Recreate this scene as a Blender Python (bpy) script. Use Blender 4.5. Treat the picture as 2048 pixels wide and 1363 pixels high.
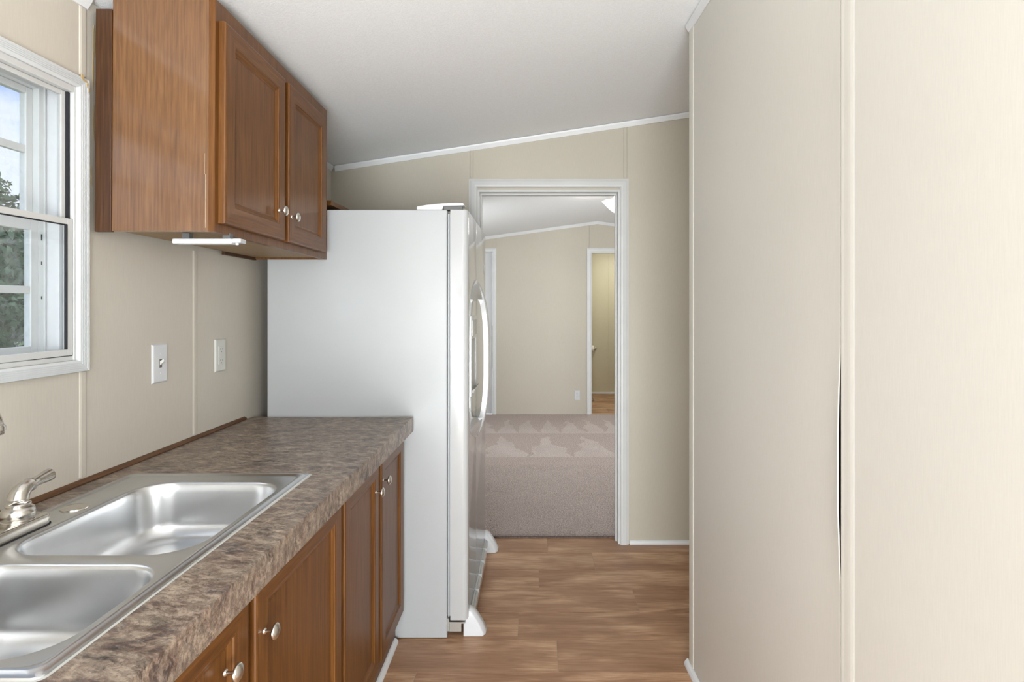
import bpy, bmesh, math, random
from mathutils import Vector, Matrix
import numpy as np
for o in list(bpy.data.objects): bpy.data.objects.remove(o)
S = bpy.context.scene
COL = S.collection
PI = math.pi
random.seed(7)

# ------------------------------------------------------------------ camera
cam = bpy.data.cameras.new('camera'); cam_o = bpy.data.objects.new('camera', cam); COL.objects.link(cam_o)
cam.lens = 36*1150/2048; cam.sensor_width = 36; cam.sensor_fit = 'HORIZONTAL'
cam.shift_x = -(1068-1024)/2048; cam.shift_y = -(681.5-609)/2048
cam.clip_start = 0.02; cam.clip_end = 400
cam_o.location = (0, 0, 1.372); cam_o.rotation_euler = (PI/2, 0, 0)
S.camera = cam_o
S.view_settings.view_transform = 'Standard'; S.view_settings.look = 'None'
S.view_settings.gamma = 1; S.view_settings.use_curve_mapping = False
S.view_settings.exposure = 0.50
S.cycles.transparent_max_bounces = 24

# ------------------------------------------------------------------ node helpers
class NT:
    def __init__(s, tree): s.t = tree
    def n(s, typ, **kw):
        nd = s.t.nodes.new(typ)
        for k, v in kw.items():
            if k == 'ins':
                for kk, vv in v.items():
                    if isinstance(vv, bpy.types.NodeSocket): s.t.links.new(vv, nd.inputs[kk])
                    else: nd.inputs[kk].default_value = vv
            else: setattr(nd, k, v)
        return nd
    def l(s, a, b): s.t.links.new(a, b)
    def math(s, op, a, b=0.0, c=0.0, clamp=False):
        nd = s.n('ShaderNodeMath', operation=op, use_clamp=clamp)
        for i, v in enumerate((a, b, c)):
            if isinstance(v, bpy.types.NodeSocket): s.l(v, nd.inputs[i])
            else: nd.inputs[i].default_value = v
        return nd.outputs[0]
    def noise(s, vec, scale, detail=3, rough=.5, dist=0):
        nd = s.n('ShaderNodeTexNoise', ins={'Scale': scale, 'Detail': detail, 'Roughness': rough, 'Distortion': dist})
        if vec is not None: s.l(vec, nd.inputs['Vector'])
        return nd.outputs['Fac']
    def ramp(s, fac, stops, interp='LINEAR'):
        nd = s.n('ShaderNodeValToRGB'); r = nd.color_ramp; r.interpolation = interp
        while len(r.elements) < len(stops): r.elements.new(.5)
        for e, (p, c) in zip(r.elements, stops):
            e.position = p; e.color = (*c, 1) if len(c) == 3 else c
        s.l(fac, nd.inputs[0]); return nd.outputs[0]
    def mix(s, f, a, b, blend='MIX'):
        nd = s.n('ShaderNodeMix', data_type='RGBA', blend_type=blend)
        for i, v in ((0, f), (6, a), (7, b)):
            if isinstance(v, bpy.types.NodeSocket): s.l(v, nd.inputs[i])
            elif i == 0: nd.inputs[0].default_value = v
            else: nd.inputs[i].default_value = (*v, 1) if len(v) == 3 else v
        return nd.outputs[2]
    def map(s, vec, scale=(1,1,1), rot=(0,0,0), loc=None):
        nd = s.n('ShaderNodeMapping'); s.l(vec, nd.inputs[0])
        nd.inputs['Scale'].default_value = scale; nd.inputs['Rotation'].default_value = rot
        if loc is not None:
            if isinstance(loc, bpy.types.NodeSocket): s.l(loc, nd.inputs['Location'])
            else: nd.inputs['Location'].default_value = loc
        return nd.outputs[0]

# ------------------------------------------------------------------ world
W = bpy.data.worlds.new('sky'); S.world = W; W.use_nodes = True
w = NT(W.node_tree); W.node_tree.nodes.clear()
tc = w.n('ShaderNodeTexCoord').outputs['Generated']
sky = w.n('ShaderNodeTexSky', sky_type='NISHITA', sun_disc=False, sun_elevation=math.radians(55), sun_rotation=math.radians(120), altitude=100)
sk = w.mix(1.0, sky.outputs[0], (.25, .225, .25), 'MULTIPLY')
cl = w.noise(w.map(tc, (1, 1, 2.2)), 2.6, 6, .58, .4)
zz_ = w.n('ShaderNodeSeparateXYZ'); w.l(tc, zz_.inputs[0])
low = w.math('MULTIPLY', w.math('SUBTRACT', .27, zz_.outputs[2]), 1.5)                # cloud bank low over the horizon, all the way round
clf = w.ramp(w.math('ADD', cl, low), [(.50, (0,0,0)), (.60, (1,1,1))])
skc = w.mix(clf, sk, (1.0, 1.08, 1.2))
bg = w.n('ShaderNodeBackground', ins={'Strength': .76}); w.l(skc, bg.inputs[0])
wo = w.n('ShaderNodeOutputWorld'); w.l(bg.outputs[0], wo.inputs[0])

# ------------------------------------------------------------------ large lights (mostly unseen fills added to brighten the rooms)
def area(name, loc, target, size, power, color=(1,1,1)):
    L = bpy.data.lights.new(name, 'AREA'); L.shape = 'RECTANGLE'; L.size, L.size_y = size
    L.energy = power; L.color = color
    o = bpy.data.objects.new(name, L); COL.objects.link(o); o.location = loc
    o.rotation_euler = (Vector(target)-Vector(loc)).to_track_quat('-Z', 'Y').to_euler()
    return o
area('frontal_fill', (.25, -3.4, 1.35), (.1, 3.0, 1.25), (2.8, 1.9), 44, (.935, .975, 1.0))  # added frontal fill from behind the camera, no window built there
area('patio_door_living_room', (2.6, -1.9, 1.75), (-.9, 1.6, 1.35), (1.0, 1.2), 44, (.945, .98, 1.0))
area('partition_fill', (-1.12, -1.2, 1.65), (.65, 1.9, 1.3), (.9, 1.0), 6, (.935, .975, 1.0))  # added fill from the left to brighten the partition, no real window
area('ceiling_bounce_fill', (-.1, -1.7, .5), (-.1, 1.8, 2.5), (1.5, 1.6), 132, (.905, .97, 1.0))  # added up-light acting as bounce onto the ceiling, not a fixture
area('bedroom_fill', (2.6, 5.2, 1.5), (-.5, 5.4, 1.0), (1.4, 1.2), 23, (.95, .985, 1.0))  # this and the next are added fills for the carpeted room
area('bedroom_fill', (-1.0, 5.3, 1.5), (1.0, 6.4, 1.2), (1.2, 1.2), 10, (.92, .98, 1.0))
area('bath_lamp', (1.3, 8.0, 2.1), (1.1, 8.6, 0.6), (.5, .2), 8, (.97, .95, .80))
sun = bpy.data.lights.new('hazy_sun', 'SUN'); sun.energy = 1.6; sun.angle = math.radians(50); sun.color = (1, .98, .95)
sun_o = bpy.data.objects.new('hazy_sun', sun); COL.objects.link(sun_o); sun_o.rotation_euler = Vector((.80, .12, -.62)).to_track_quat('-Z', 'Y').to_euler()

# ------------------------------------------------------------------ materials
MATS = {}
def newmat(name):
    m = bpy.data.materials.new(name); m.use_nodes = True; m.node_tree.nodes.clear()
    t = NT(m.node_tree); b = t.n('ShaderNodeBsdfPrincipled'); o = t.n('ShaderNodeOutputMaterial')
    t.l(b.outputs[0], o.inputs[0]); MATS[name] = m
    return m, t, b, o
def bump(t, b, h, strength=.2, dist=.002):
    bp = t.n('ShaderNodeBump', ins={'Strength': strength, 'Distance': dist}); t.l(h, bp.inputs['Height']); t.l(bp.outputs[0], b.inputs['Normal'])
def plain(name, col, rough=.5, metal=0, coat=0, var=0.04, vscale=6, bmp=0, bscale=200):
    m, t, b, o = newmat(name)
    oc = t.n('ShaderNodeTexCoord').outputs['Object']
    f = t.noise(oc, vscale, 4)
    c = t.ramp(f, [(.3, tuple(x*(1-var) for x in col)), (.7, tuple(min(1, x*(1+var)) for x in col))])
    t.l(c, b.inputs['Base Color']); b.inputs['Roughness'].default_value = rough; b.inputs['Metallic'].default_value = metal
    b.inputs['Coat Weight'].default_value = coat; b.inputs['Coat Roughness'].default_value = .1
    if bmp: bump(t, b, t.noise(oc, bscale, 2), bmp, .001)
    return m
def wallpaper(name, col, rough=.45):
    m, t, b, o = newmat(name)
    oc = t.n('ShaderNodeTexCoord').outputs['Object']
    big = t.noise(oc, 1.3, 3); fine = t.noise(t.map(oc, (60, 60, 3)), 8, 3, .6)
    c = t.ramp(big, [(.3, tuple(x*.965 for x in col)), (.7, tuple(x*1.03 for x in col))])
    t.l(t.mix(.10, c, t.ramp(fine, [(.3, (.4,.4,.38)), (.7, (.75,.72,.66))])), b.inputs['Base Color'])
    b.inputs['Roughness'].default_value = rough
    bump(t, b, t.noise(t.map(oc, (1, 1, .25)), 260, 2), .12, .0006)
    return m
M_wall = wallpaper('beige_wall_vinyl', (.56, .515, .44))
M_wall2 = wallpaper('beige_wall_vinyl_bedroom', (.56, .515, .43))
M_wallk = wallpaper('shaded_door_wall_vinyl', (.475, .435, .355))  # same wall vinyl, base colour darkened to paint in the door wall's shade
M_wall3 = wallpaper('lit_partition_vinyl', (.645, .615, .555), .38)  # same wall vinyl again, light falling on the partition put into its colour
M_wallb = wallpaper('yellowish_bath_wall', (.58, .53, .385))
M_batten = wallpaper('batten_vinyl', (.56, .515, .44))
M_trim = plain('white_trim_paint', (.74, .75, .76), .4)
M_casing = plain('door_casing_paint', (.60, .605, .60), .4, var=.03)
M_cornertrim = plain('cream_corner_trim', (.64, .62, .55), .35)
M_vinyl = plain('window_vinyl', (.64, .66, .67), .4)
M_storm = plain('storm_frame_aluminium', (.58, .585, .575), .4)
M_jamb = plain('window_jamb_white', (.74, .75, .78), .35)
M_black = plain('dark_gap', (.012, .012, .016), .8)
M_void = plain('dark_wall_void', (.035, .028, .02), .9)
M_fridge = plain('fridge_white_enamel', (.43, .445, .455), .28, coat=.3, var=.01)
M_fdoor = plain('fridge_door_gloss', (.50, .51, .515), .12, coat=.6, var=.01)
M_gasket = plain('grey_gasket', (.50, .51, .52), .6)
M_dark = plain('dark_grey_plastic', (.12, .12, .12), .5)
M_bracket = plain('bracket_metal', (.45, .44, .41), .45, .8)
M_plastic = plain('white_plastic', (.66, .67, .69), .35)
M_ivory = plain('ivory_plastic', (.62, .62, .58), .35)
M_nickel = plain('brushed_nickel', (.66, .63, .58), .22, 1.0, var=.06, vscale=40)
M_caulk = plain('caulk', (.62, .56, .44), .7)
M_stain = plain('dried_glue', (.50, .36, .17), .6)
M_paper = plain('tissue_paper', (.85, .83, .78), .9)
M_slot = plain('slot_dark', (.16, .15, .13), .7)

def steel():
    m, t, b, o = newmat('brushed_stainless_steel')
    oc = t.n('ShaderNodeTexCoord').outputs['Object']
    f = t.noise(t.map(oc, (1, 14, 14)), 22, 4, .6)
    g = t.noise(oc, 7, 3)
    t.l(t.ramp(g, [(.3, (.60,.61,.62)), (.7, (.68,.69,.70))]), b.inputs['Base Color'])
    b.inputs['Metallic'].default_value = 1
    t.l(t.math('ADD', t.math('MULTIPLY', f, .06), .26), b.inputs['Roughness'])
    bump(t, b, f, .02, .0002)
    return m
M_steel = steel()

def wood(name, axis, dark=(.060,.020,.004), mid=(.125,.047,.010), light=(.20,.083,.021), rough=.36):
    m, t, b, o = newmat(name)
    oc = t.n('ShaderNodeTexCoord').outputs['Object']
    rnd = t.n('ShaderNodeObjectInfo').outputs['Random']
    off = t.n('ShaderNodeCombineXYZ'); 
    for i in range(3): t.l(t.math('MULTIPLY', rnd, 17.0+5*i), off.inputs[i])
    sc = [26, 26, 26]; sc[axis] = 1.3
    v = t.map(oc, tuple(x*(1.8 if i != axis else 1) for i, x in enumerate(sc)), loc=off.outputs[0])
    wide = [7, 7, 7]; wide[axis] = .9
    v2 = t.map(oc, tuple(wide), loc=off.outputs[0])
    f1 = t.noise(v2, 1.0, 4, .55, 1.6)            # broad cathedral figure
    f2 = t.noise(v, 2.2, 5, .65, .4)              # pores
    fine = [150, 150, 150]; fine[axis] = 5
    f3 = t.noise(t.map(oc, tuple(fine), loc=off.outputs[0]), 1.5, 3, .6)
    wv = t.math('SINE', t.math('MULTIPLY', f1, 60.0))
    a = t.math('ADD', t.math('MULTIPLY', wv, .022), t.math('ADD', t.math('MULTIPLY', f2, .50), t.math('MULTIPLY', f3, .50)))
    c = t.ramp(a, [(.30, dark), (.47, mid), (.66, light)])
    c = t.mix(t.math('MULTIPLY', f1, .35), c, mid)
    t.l(c, b.inputs['Base Color'])
    b.inputs['Roughness'].default_value = rough
    b.inputs['Specular IOR Level'].default_value = .32
    bump(t, b, f3, .10, .0006)
    return m
M_woodv = wood('oak_vertical_grain', 2)
M_woodh = wood('oak_horizontal_grain', 1)
M_wooddark = wood('oak_dark_strip', 2, (.026,.010,.004), (.052,.021,.008), (.088,.038,.014), .4)
M_woodpanel = wood('oak_end_panel_laminate', 2, (.075,.030,.008), (.135,.056,.016), (.205,.093,.030), .25)
_b = [n for n in M_woodpanel.node_tree.nodes if n.type == 'BSDF_PRINCIPLED'][0]
_b.inputs['Coat Weight'].default_value = 1; _b.inputs['Coat IOR'].default_value = 1.62; _b.inputs['Coat Roughness'].default_value = .12
M_under = wood('cabinet_underside_board', 1, (.20,.13,.065), (.27,.18,.095), (.33,.23,.13), .55)
M_woodtrim = wood('brown_counter_trim', 1, (.05,.022,.008), (.10,.045,.018), (.16,.075,.03), .45)

def laminate():
    m, t, b, o = newmat('mottled_brown_laminate')
    oc = t.n('ShaderNodeTexCoord').outputs['Object']
    v = t.map(oc, (.95, 1.2, 1.1), rot=(0, 0, .35))
    a = t.noise(v, 7.5, 9, .76, .8); bb = t.noise(t.map(v, (1, 1.3, 1), loc=(3, 1, 2)), 11, 8, .74, .6)
    cc = t.noise(t.map(v, (.6, 1.3, 1), loc=(9, 4, 1)), 45, 5, .75, .3)
    c1 = t.ramp(a, [(.38, (.014,.011,.012)), (.44, (.07,.050,.044)), (.485, (.27,.20,.155)), (.53, (.075,.055,.05)), (.58, (.42,.32,.235)), (.66, (.12,.10,.095))])
    c2 = t.ramp(bb, [(.38, (.07,.07,.082)), (.46, (.20,.12,.085)), (.53, (.44,.36,.275)), (.60, (.05,.035,.03))])
    c = t.mix(.45, c1, c2)
    c3 = t.ramp(cc, [(.38, (.012,.010,.010)), (.50, (.13,.10,.08)), (.61, (.55,.45,.35))])
    t.l(t.mix(.30, c, c3), b.inputs['Base Color'])
    b.inputs['Roughness'].default_value = .36
    b.inputs['Specular IOR Level'].default_value = .35
    bump(t, b, cc, .08, .0008)
    return m
M_lam = laminate()

def plankmat():
    m, t, b, o = newmat('oak_vinyl_plank')
    oc = t.n('ShaderNodeTexCoord').outputs['Object']
    rnd = t.n('ShaderNodeObjectInfo').outputs['Random']
    off = t.n('ShaderNodeCombineXYZ')
    for i in range(3): t.l(t.math('MULTIPLY', rnd, 23.0+7*i), off.inputs[i])
    v = t.map(oc, (1.2, 9, 1), loc=off.outputs[0])
    f = t.noise(v, 2.2, 5, .6, .8); g = t.noise(t.map(oc, (5, 90, 1), loc=off.outputs[0]), 2, 4, .6)
    bl = t.noise(t.map(oc, (2.6, 6.5, 1), loc=off.outputs[0]), 1.1, 3, .5)
    a = t.math('ADD', t.math('MULTIPLY', f, .55), t.math('MULTIPLY', g, .45))
    c = t.ramp(a, [(.33, (.235,.125,.062)), (.48, (.50,.290,.165)), (.62, (.70,.46,.29))])
    c = t.mix(t.ramp(bl, [(.44, (.58,.58,.58)), (.60, (0,0,0))]), c, (.25, .108, .050))
    c = t.mix(t.math('MULTIPLY', rnd, .16), c, (.47, .30, .185))
    t.l(c, b.inputs['Base Color']); b.inputs['Roughness'].default_value = .42
    bump(t, b, g, .12, .0008)
    return m
M_plank = plankmat()
M_joint = plain('plank_joint_filler', (.46, .35, .25), .6)

def ceilmat():
    m, t, b, o = newmat('stippled_white_ceiling')
    oc = t.n('ShaderNodeTexCoord').outputs['Object']
    f = t.noise(oc, 150, 3, .7)
    t.l(t.ramp(f, [(.35, (.82,.835,.85)), (.65, (.88,.895,.91))]), b.inputs['Base Color'])
    b.inputs['Roughness'].default_value = .75
    bump(t, b, f, .5, .003)
    return m
M_ceil = ceilmat()

def carpetmat(name, marks=True):
    m, t, b, o = newmat(name)
    oc = t.n('ShaderNodeTexCoord').outputs['Object']
    f = t.noise(oc, 130, 4, .8); g = t.noise(oc, 3.0, 4, .6)
    c = t.ramp(f, [(.36, (.20,.155,.14)), (.50, (.50,.415,.385)), (.64, (.80,.70,.66))])
    sep = t.n('ShaderNodeSeparateXYZ'); t.l(oc, sep.inputs[0]); X, Y = sep.outputs[0], sep.outputs[1]
    wob = t.math('MULTIPLY', t.math('SUBTRACT', t.noise(oc, 4.5, 2), .5), .22)
    def row(y0, y1, period, ph):
        # pile laid by vacuum strokes: light spikes whose tips point to the far wall
        h = t.math('DIVIDE', t.math('SUBTRACT', Y, y0), y1-y0)                       # 0 near .. 1 far
        u = t.math('FRACT', t.math('ADD', t.math('DIVIDE', t.math('ADD', X, t.math('ADD', wob, t.math('MULTIPLY', Y, .06))), period), ph))
        tri = t.math('MULTIPLY', t.math('ABSOLUTE', t.math('SUBTRACT', u, .5)), 2.0)    # 1 at edge 0 mid
        ins = t.math('LESS_THAN', tri, t.math('SUBTRACT', 1.0, h))
        band = t.math('MULTIPLY', t.math('GREATER_THAN', h, 0), t.math('LESS_THAN', h, 1))
        return t.math('MULTIPLY', ins, band)
    r1 = row(6.10, 6.85, .235, .15); r2 = row(5.15, 5.98, .42, .4); r3 = row(3.9, 4.9, .75, .1)
    near = t.math('SUBTRACT', 1.0, t.math('SMOOTH_MIN', t.math('MAXIMUM', t.math('DIVIDE', t.math('SUBTRACT', t.math('ADD', Y, t.math('MULTIPLY', wob, 2.5)), 4.75), .45), 0), 1.0, .1))
    nz = t.ramp(g, [(.40, (0,0,0)), (.62, (1,1,1))])
    mk = t.math('ADD', t.math('ADD', t.math('MULTIPLY', r1, .85), r2), t.math('ADD', t.math('MULTIPLY', r3, .10), t.math('MULTIPLY', near, .55)), clamp=True)
    mk = t.math('MULTIPLY', mk, t.math('ADD', t.math('MULTIPLY', nz, .35), .65))
    c = t.mix(t.math('MULTIPLY', mk, .62), c, t.ramp(f, [(.36, (.42,.36,.34)), (.64, (.95,.86,.82))]))
    t.l(c, b.inputs['Base Color']); b.inputs['Roughness'].default_value = 1.0
    b.inputs['Specular IOR Level'].default_value = .1
    bump(t, b, f, .8, .006)
    return m
M_carpet = carpetmat('mauve_grey_carpet')
M_pile = plain('carpet_fibres', (.40, .33, .305), 1.0, var=.25, vscale=60)

def glassmat(name, dirt=.10, tint=(.975,.985,.985)):
    m = bpy.data.materials.new(name); m.use_nodes = True; m.node_tree.nodes.clear(); t = NT(m.node_tree)
    tr = t.n('ShaderNodeBsdfTransparent', ins={'Color': (*tint, 1)}); gl = t.n('ShaderNodeBsdfGlossy', ins={'Roughness': .02})
    di = t.n('ShaderNodeBsdfDiffuse', ins={'Color': (.8, .85, .9, 1)})
    oc = t.n('ShaderNodeTexCoord').outputs['Object']
    fc = t.n('ShaderNodeLayerWeight', ins={'Blend': .5}).outputs['Facing']
    fr = t.math('ADD', t.math('MULTIPLY', t.math('POWER', fc, 5.0), .9), .04)
    d = t.math('MULTIPLY', t.ramp(t.noise(t.map(oc, (1,1,.6)), 45, 5, .7), [(.52, (.15,.15,.15)), (.75, (1,1,1))]), dirt)
    m1 = t.n('ShaderNodeMixShader'); t.l(fr, m1.inputs[0]); t.l(tr.outputs[0], m1.inputs[1]); t.l(gl.outputs[0], m1.inputs[2])
    m2 = t.n('ShaderNodeMixShader'); t.l(d, m2.inputs[0]); t.l(m1.outputs[0], m2.inputs[1]); t.l(di.outputs[0], m2.inputs[2])
    o = t.n('ShaderNodeOutputMaterial'); t.l(m2.outputs[0], o.inputs[0]); return m
M_glass = glassmat('dusty_window_glass', .18); M_glass2 = glassmat('clear_storm_glass', .05)
def emis(name, col, st):
    m, t, b, o = newmat(name); b.inputs['Base Color'].default_value = (*col, 1)
    b.inputs['Emission Color'].default_value = (*col, 1); b.inputs['Emission Strength'].default_value = st; b.inputs['Roughness'].default_value = .3
    return m
M_bowl = emis('lit_frosted_glass', (1, .97, .90), .9)
M_bulb = emis('lit_bulb', (1, .95, .85), 12)
M_leaf = plain('leaf_green', (.16, .27, .12), .6, var=.5, vscale=1.2)
M_leaf2 = plain('leaf_yellow_green', (.28, .38, .13), .6, var=.4, vscale=1.5)
M_bark = plain('bark', (.14, .11, .08), .9, var=.3)
M_grass = plain('lawn', (.14, .22, .07), .9, var=.3, vscale=.8)

# ------------------------------------------------------------------ object helpers
def link(name, me, mats, parent=None, bevel=0, smooth=False, seg=2):
    o = bpy.data.objects.new(name, me); COL.objects.link(o)
    for m in (mats if isinstance(mats, (list, tuple)) else [mats]): me.materials.append(m)
    if parent: o.parent = parent
    if smooth:
        me.polygons.foreach_set('use_smooth', [True]*len(me.polygons))
        try: me.set_sharp_from_angle(angle=math.radians(42))
        except Exception: pass
    if bevel:
        md = o.modifiers.new('bevel', 'BEVEL'); md.width = bevel; md.segments = seg; md.limit_method = 'ANGLE'; md.angle_limit = math.radians(40)
    return o
def obj(name, bm, mats, parent=None, **kw):
    bmesh.ops.recalc_face_normals(bm, faces=bm.faces)
    me = bpy.data.meshes.new(name); bm.to_mesh(me); bm.free()
    return link(name, me, mats, parent, **kw)
def box(bm, lo, hi, mat=0):
    vs = [bm.verts.new((x, y, z)) for x in (lo[0], hi[0]) for y in (lo[1], hi[1]) for z in (lo[2], hi[2])]
    for q in ((0,1,3,2), (4,6,7,5), (0,4,5,1), (2,3,7,6), (0,2,6,4), (1,5,7,3)):
        f = bm.faces.new([vs[i] for i in q]); f.material_index = mat
    return vs
def boxo(name, lo, hi, mat, parent=None, bevel=0, **kw):
    bm = bmesh.new(); box(bm, lo, hi); return obj(name, bm, mat, parent, bevel=bevel, **kw)
def loft(bm, rings, cap0=True, cap1=True, mat=0, closed=True):
    vr = [[bm.verts.new(p) for p in r] for r in rings]
    n = len(vr[0])
    for a, b in zip(vr, vr[1:]):
        for i in range(n if closed else n-1):
            f = bm.faces.new((a[i], a[(i+1) % n], b[(i+1) % n], b[i])); f.material_index = mat
    if cap0: bm.faces.new(vr[0][::-1]).material_index = mat
    if cap1: bm.faces.new(vr[-1]).material_index = mat
    return vr
def lathe(bm, prof, origin=(0,0,0), axis='z', n=24, mat=0, cap0=True, cap1=True):
    rings = []
    for r, h in prof:
        ring = []
        for k in range(n):
            a = 2*PI*k/n; c, s = r*math.cos(a), r*math.sin(a)
            p = {'z': (c, s, h), 'x': (h, c, s), 'y': (c, h, s)}[axis]
            ring.append(Vector(p)+Vector(origin))
        rings.append(ring)
    loft(bm, rings, cap0, cap1, mat)
def tube(bm, pts, radii, n=14, mat=0, squash=1.0):
    pts = [Vector(p) for p in pts]; rings = []; up = Vector((0, 0, 1))
    for i, p in enumerate(pts):
        d = (pts[min(i+1, len(pts)-1)]-pts[max(i-1, 0)]).normalized()
        a = d.cross(up) if abs(d.dot(up)) < .97 else d.cross(Vector((1, 0, 0)))
        a.normalize(); b = d.cross(a).normalized(); r = radii[i] if isinstance(radii, (list, tuple)) else radii
        rings.append([p+a*r*math.cos(2*PI*k/n)+b*r*squash*math.sin(2*PI*k/n) for k in range(n)])
        up = b if abs(d.dot(up)) >= .97 else up
    loft(bm, rings, mat=mat)
def empty(name, loc, rot=(0,0,0)):
    o = bpy.data.objects.new(name, None); COL.objects.link(o); o.location = loc; o.rotation_euler = rot
    o.empty_display_size = .1
    return o
def tag(o, label=None, cat=None, group=None, kind=None):
    if label: o['label'] = label
    if cat: o['category'] = cat
    if group: o['group'] = group
    if kind: o['kind'] = kind
    return o
def struct(o, label, cat):
    return tag(o, label, cat, kind='structure')
def plate(bm, us, zs, fn, skip=(), mat=0):
    """slab on a grid of (u,z); fn(u,z,t) -> point, t=0 front t=1 back; cells in skip are holes"""
    V = {(i, j, t): bm.verts.new(fn(u, z, t)) for i, u in enumerate(us) for j, z in enumerate(zs) for t in (0, 1)}
    nu, nz = len(us)-1, len(zs)-1
    on = lambda i, j: 0 <= i < nu and 0 <= j < nz and (i, j) not in skip
    for i in range(nu):
        for j in range(nz):
            if not on(i, j): continue
            bm.faces.new([V[i,j,0], V[i+1,j,0], V[i+1,j+1,0], V[i,j+1,0]]).material_index = mat
            bm.faces.new([V[i,j,1], V[i,j+1,1], V[i+1,j+1,1], V[i+1,j,1]]).material_index = mat
            for di, dj, a, b in ((-1,0,(i,j),(i,j+1)), (1,0,(i+1,j+1),(i+1,j)), (0,-1,(i+1,j),(i,j)), (0,1,(i,j+1),(i+1,j+1))):
                if not on(i+di, j+dj):
                    bm.faces.new([V[a[0],a[1],0], V[b[0],b[1],0], V[b[0],b[1],1], V[a[0],a[1],1]]).material_index = mat
    for v in list(bm.verts):
        if not v.link_faces: bm.verts.remove(v)

# ------------------------------------------------------------------ key dimensions
WX = -1.16                       # left wall surface
YD = 3.30                        # wall with the doorway
CY = .152
def cz(x): return 2.165 + CY*(x+1.16) if x < .95 else 2.165+CY*2.11 - CY*(x-.95)
def bz(x): return 2.413 - .138*abs(x-.79)       # bedroom ceiling
YB0, YB1 = 3.42, 7.17

# ------------------------------------------------------------------ floor
fl = boxo('floor', (-1.30, -3.6, -.06), (3.2, 3.385, -.0015), M_joint); struct(fl, 'oak-look vinyl plank floor running across the kitchen to the doorway', 'floor')
seams = {0: .077, 1: .319, 2: .026, 3: .473, 4: -.067, 5: .092, 6: -.44}
rowd = .2085
def plank(x0, x1, y0, y1, parent, mat):
    bm = bmesh.new(); g = .0009
    a = [(x0+g, y0+g), (x1-g, y0+g), (x1-g, y1-g), (x0+g, y1-g)]
    b = [(x0+g*2.2, y0+g*2.2), (x1-g*2.2, y0+g*2.2), (x1-g*2.2, y1-g*2.2), (x0+g*2.2, y1-g*2.2)]
    cx, cy = (x0+x1)/2, (y0+y1)/2
    loft(bm, [[(p[0]-cx, p[1]-cy, -.0014) for p in a], [(p[0]-cx, p[1]-cy, -.0008) for p in a], [(p[0]-cx, p[1]-cy, 0) for p in b]])
    o = obj('plank', bm, mat, parent); o.location = (cx, cy, 0); return o
ytop = 3.385; y = 3.19+.0
rows = [(3.19, 3.385)] + [(3.19-rowd*(k+1), 3.19-rowd*k) for k in range(32)]
for k, (y0, y1) in enumerate(rows):
    s0 = seams.get(k, random.uniform(-.9, .3)); xs = [-1.3]
    x = s0-1.22*2
    while x < 1.75:
        if x > -1.28: xs.append(x)
        x += 1.22
    xs.append(1.75 if y0 > -.3 else 3.2)
    for a, b in zip(xs, xs[1:]): plank(a, b, y0, y1, fl, M_plank)

# ------------------------------------------------------------------ ceilings
def ceil_mesh(bm, prof, y0, y1, th=.05):
    loft(bm, [[(x, y, z) for x, z in prof]+[(x, y, z+th) for x, z in prof[::-1]] for y in (y0, y1)])
bm = bmesh.new(); ceil_mesh(bm, [(-1.30, cz(-1.30)), (.95, cz(.95)), (3.2, cz(3.2))], -3.6, 3.41)
ce = obj('ceiling', bm, M_ceil); struct(ce, 'sloping white stippled kitchen ceiling', 'ceiling')
bm = bmesh.new(); ceil_mesh(bm, [(-1.30, bz(-1.30)), (.79, bz(.79)), (3.0, bz(3.0))], 3.415, 7.20)
ce2 = obj('ceiling', bm, M_ceil); struct(ce2, 'white vaulted ceiling of the carpeted room beyond the doorway', 'ceiling')
bm = bmesh.new(); ceil_mesh(bm, [(.3, 2.3), (1.2, 2.36), (2.4, 2.3)], 7.27, 8.9)
ce3 = obj('ceiling', bm, M_ceil); struct(ce3, 'white ceiling of the small bathroom at the far end', 'ceiling')

# ------------------------------------------------------------------ left wall (surface x = WX) with window hole
WY0, WY1, WZ0, WZ1 = .60, 1.452, 1.232, 1.921      # rough window opening
def wl(u, z, t): return (WX - .006 - (.096 if t else 0), u, z if z < 2.1 else cz(WX-.05))
bm = bmesh.new(); plate(bm, [-3.6, WY0, WY1, 3.41], [-.06, WZ0, WZ1, 2.16], wl, {(1, 1)})
wleft = obj('wall_left', bm, M_wall); struct(wleft, 'beige panelled kitchen wall with the window above the sink', 'wall')
def wpanel(y0, y1, hole=False):
    bm = bmesh.new()
    fn = lambda u, z, t: (WX - (.006 if t else 0), u, z if z < 2.1 else cz(WX)-.001)
    if hole: plate(bm, [y0, WY0, WY1, y1], [0, WZ0, WZ1, 2.16], fn, {(1, 1)})
    else: plate(bm, [y0, y1], [0, 2.16], fn)
    return obj('wall_panel', bm, M_wall, wleft)
jy = [-3.6, -.95, .265, 1.481, 1.965, 3.17, 3.30]
wpanel(-3.6, -.95); wpanel(-.95, .265); wpanel(.265, 1.481, True); wpanel(1.481, 1.965); wpanel(1.965, 3.17); wpanel(3.17, 3.30)
def batten_left(yc, z0, z1, w=.0125):
    bm = bmesh.new(); zz = lambda z: z
    loft(bm, [[(WX+.0005, yc-w, z), (WX+.0018, yc-w+.0015, z), (WX+.0032, yc-w+.006, z), (WX+.0032, yc+w-.006, z), (WX+.0018, yc+w-.0015, z), (WX+.0005, yc+w, z)] for z in (z0, z1)])
    return obj('batten', bm, M_batten, wleft)
for yc in (-.95, .265): batten_left(yc, .93, 2.13)
batten_left(1.477, .930, 1.200); batten_left(1.477, 1.958, 2.135)
batten_left(1.965, .930, 1.556); batten_left(3.10, 0, 2.135, .009)
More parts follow.
